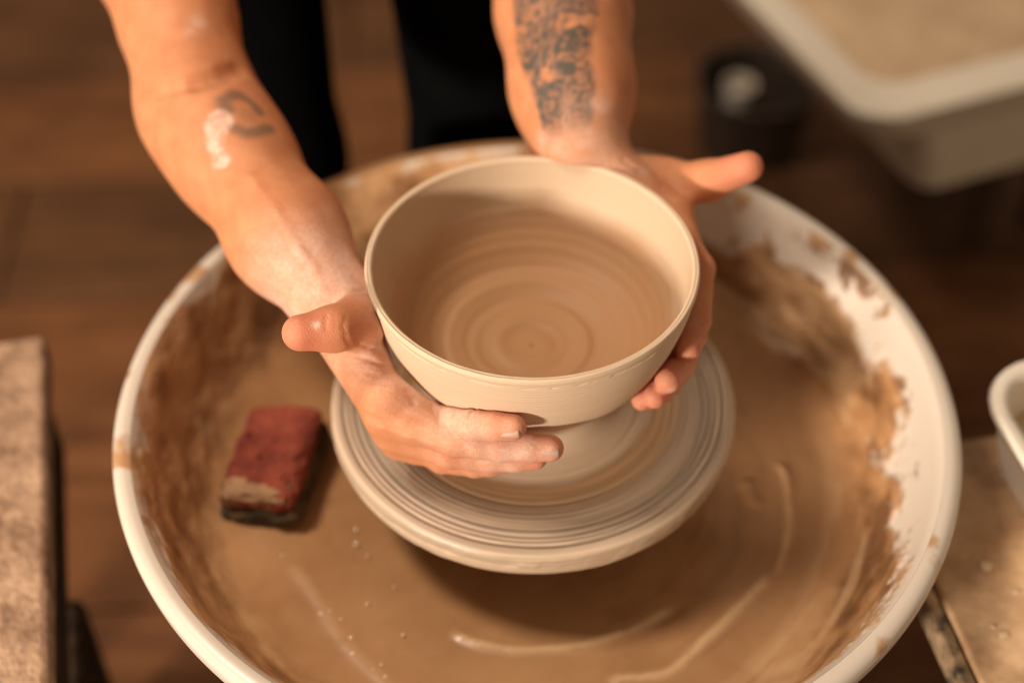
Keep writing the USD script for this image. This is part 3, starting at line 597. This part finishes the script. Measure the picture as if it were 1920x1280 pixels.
for y in (y_mid - Lb / 2 + .05, y_mid + Lb / 2 - .05):
    obj('leg', moved(rbox(.045, .045, Z0 + zb - .029, .004), (.26, y, (Z0 + zb - .029) / 2)), 'dark_metal', board)
obj('rail', moved(rbox(.03, Lb - .15, .05, .004), (.26, y_mid, Z0 + zb - .056)), 'dark_metal', board)
for k, (px_, py_, r) in enumerate(((1850, 1060, .005), (1882, 1190, .004), (1905, 1110, .003), (1862, 1175, .002))):
    c = at_z(px_, py_, zb); a2 = np.linspace(0, 2 * np.pi, 20, endpoint=False); rr = r * (.7 + .5 * meshkit.noise(np.stack([np.cos(a2) * 2 + k, np.sin(a2) * 2, a2 * 0], 1)))
    ring = lambda s, z: np.stack([c[0] + rr * s * np.cos(a2), c[1] + rr * s * np.sin(a2), np.full(20, Z0 + z)], 1)
    cr = loft([ring(1, zb + .0002), ring(.9, zb + .0007), ring(.4, zb + .0009)])
    a3 = math.radians(-angr); Rm = np.array([[math.cos(a3), -math.sin(a3), 0], [math.sin(a3), math.cos(a3), 0], [0, 0, 1]])
    obj('clay_splash', ((cr[0] - [c0[0], c0[1], 0]) @ Rm.T, cr[1]), 'wet_clay_block', board, smooth=True)
tc = at_z(1842, 800, -.02)
tray = thing('tray', 'small white plastic tray holding slip beside the basin on the board', 'tray', (tc[0] + .123, tc[1] - .045, Z0 + zb + .0015), 14)
def shell(rings_out, rings_in): return loft(rings_out + rings_in, True, True)
tr = [rrect(.155, .195, .030, 0), rrect(.178, .222, .042, .045), rrect(.186, .232, .046, .058), rrect(.196, .242, .050, .064), rrect(.200, .246, .052, .069), rrect(.196, .242, .050, .0735), rrect(.184, .230, .046, .0745), rrect(.174, .220, .042, .072), rrect(.168, .212, .038, .060), rrect(.150, .190, .030, .012)]
obj('shell', loft(tr), 'white_plastic', tray, smooth=50)
obj('slip', loft([rrect(.1505, .1905, .03, .0125), rrect(.160, .203, .034, .038), rrect(.14, .18, .03, .0395)]), 'wet_clay_block', tray, smooth=50)

# ------------------------------------------------------------------ plastic tub and pail at the back
zr = -.22
k0 = at_z(1630, 225, zr); k1 = at_z(1920, 150, zr); k2 = at_z(1452, -20, zr)
ux = k1 - k0; angt = math.degrees(math.atan2(ux[1], ux[0]))
tub = thing('plastic_tub', 'large cream plastic tub with broad rim and clay inside, behind the basin', 'tub', (k0[0], k0[1], 0), angt)
SX, SY = .52, .40; zt = Z0 + zr
def rr_(x0, y0, x1, y1, r, z): return rrect(x1 - x0, y1 - y0, r, z, 10, ((x0 + x1) / 2, (y0 + y1) / 2))
zq = Z0 - .365
tb = [rr_(.105, .006, SX - .05, SY - .05, .03, zq), rr_(.075, .006, SX - .04, SY - .035, .035, zt - .055), rr_(.03, .008, SX - .03, SY - .02, .045, zt - .050), rr_(.004, .003, SX - .004, SY - .004, .055, zt - .040), rr_(-.004, -.004, SX + .004, SY + .004, .058, zt - .007), rr_(.003, .003, SX - .003, SY - .003, .055, zt),
      rr_(.040, .050, SX - .045, SY - .045, .045, zt - .001), rr_(.050, .060, SX - .055, SY - .055, .04, zt - .010), rr_(.066, .075, SX - .07, SY - .07, .035, zt - .042)]
obj('shell', loft(tb), 'cream_plastic', tub, smooth=50)
g_, h_ = np.meshgrid(np.linspace(.070, SX - .075, 60), np.linspace(.080, SY - .075, 50), indexing='ij')
cz = zt - .036 + .022 * meshkit.fbm(np.stack([g_ * 11, h_ * 11, 0 * g_], -1), 3, 5) * smoothstep(0, .04, np.minimum(np.minimum(g_ - .070, SX - .075 - g_), np.minimum(h_ - .080, SY - .075 - h_)))
vi = np.arange(3000).reshape(60, 50); qs = np.stack([vi[:-1, :-1], vi[1:, :-1], vi[1:, 1:], vi[:-1, 1:]], -1).reshape(-1, 4)
obj('clay', (np.stack([g_, h_, cz], -1).reshape(-1, 3), qs), 'wet_clay_block', tub, smooth=True)
stool = thing('stool', 'low dark wooden stool in shadow under the cream plastic tub', 'stool', (k0[0], k0[1], 0), angt)
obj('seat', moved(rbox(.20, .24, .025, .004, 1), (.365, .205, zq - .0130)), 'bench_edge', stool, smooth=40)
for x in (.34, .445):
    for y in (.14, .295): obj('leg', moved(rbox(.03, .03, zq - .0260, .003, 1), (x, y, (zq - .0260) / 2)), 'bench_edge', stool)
pc = at_z(1420, 150, -.50)
pail = thing('pail', 'dark round pail on the floor between the arm and the tub', 'pail', (pc[0], pc[1], 0))
v, q = lathe([(.001, .0015), (.078, .0015), (.090, .115), (.094, .118), (.094, .124), (.088, .125), (.082, .115), (.072, .012), (.001, .011)], 64); obj('shell', (v, q), 'pail_skin', pail, smooth=40)
pt = at_z(1395, 105, -.47)
cup = thing('cup', 'small pale cup standing inside the dark pail', 'cup', (pt[0], pt[1], .0125), 0)
v, q = lathe([(.001, 0), (.016, 0), (.022, .085), (.0235, .088), (.021, .088), (.015, .01), (.001, .009)], 40); obj('shell', (v, q), 'white_plastic', cup, smooth=40)
v, q = lathe([(.001, .0095), (.0195, .075), (.001, .077)], 32); obj('contents', (v, q), 'white_plastic', cup, smooth=True)
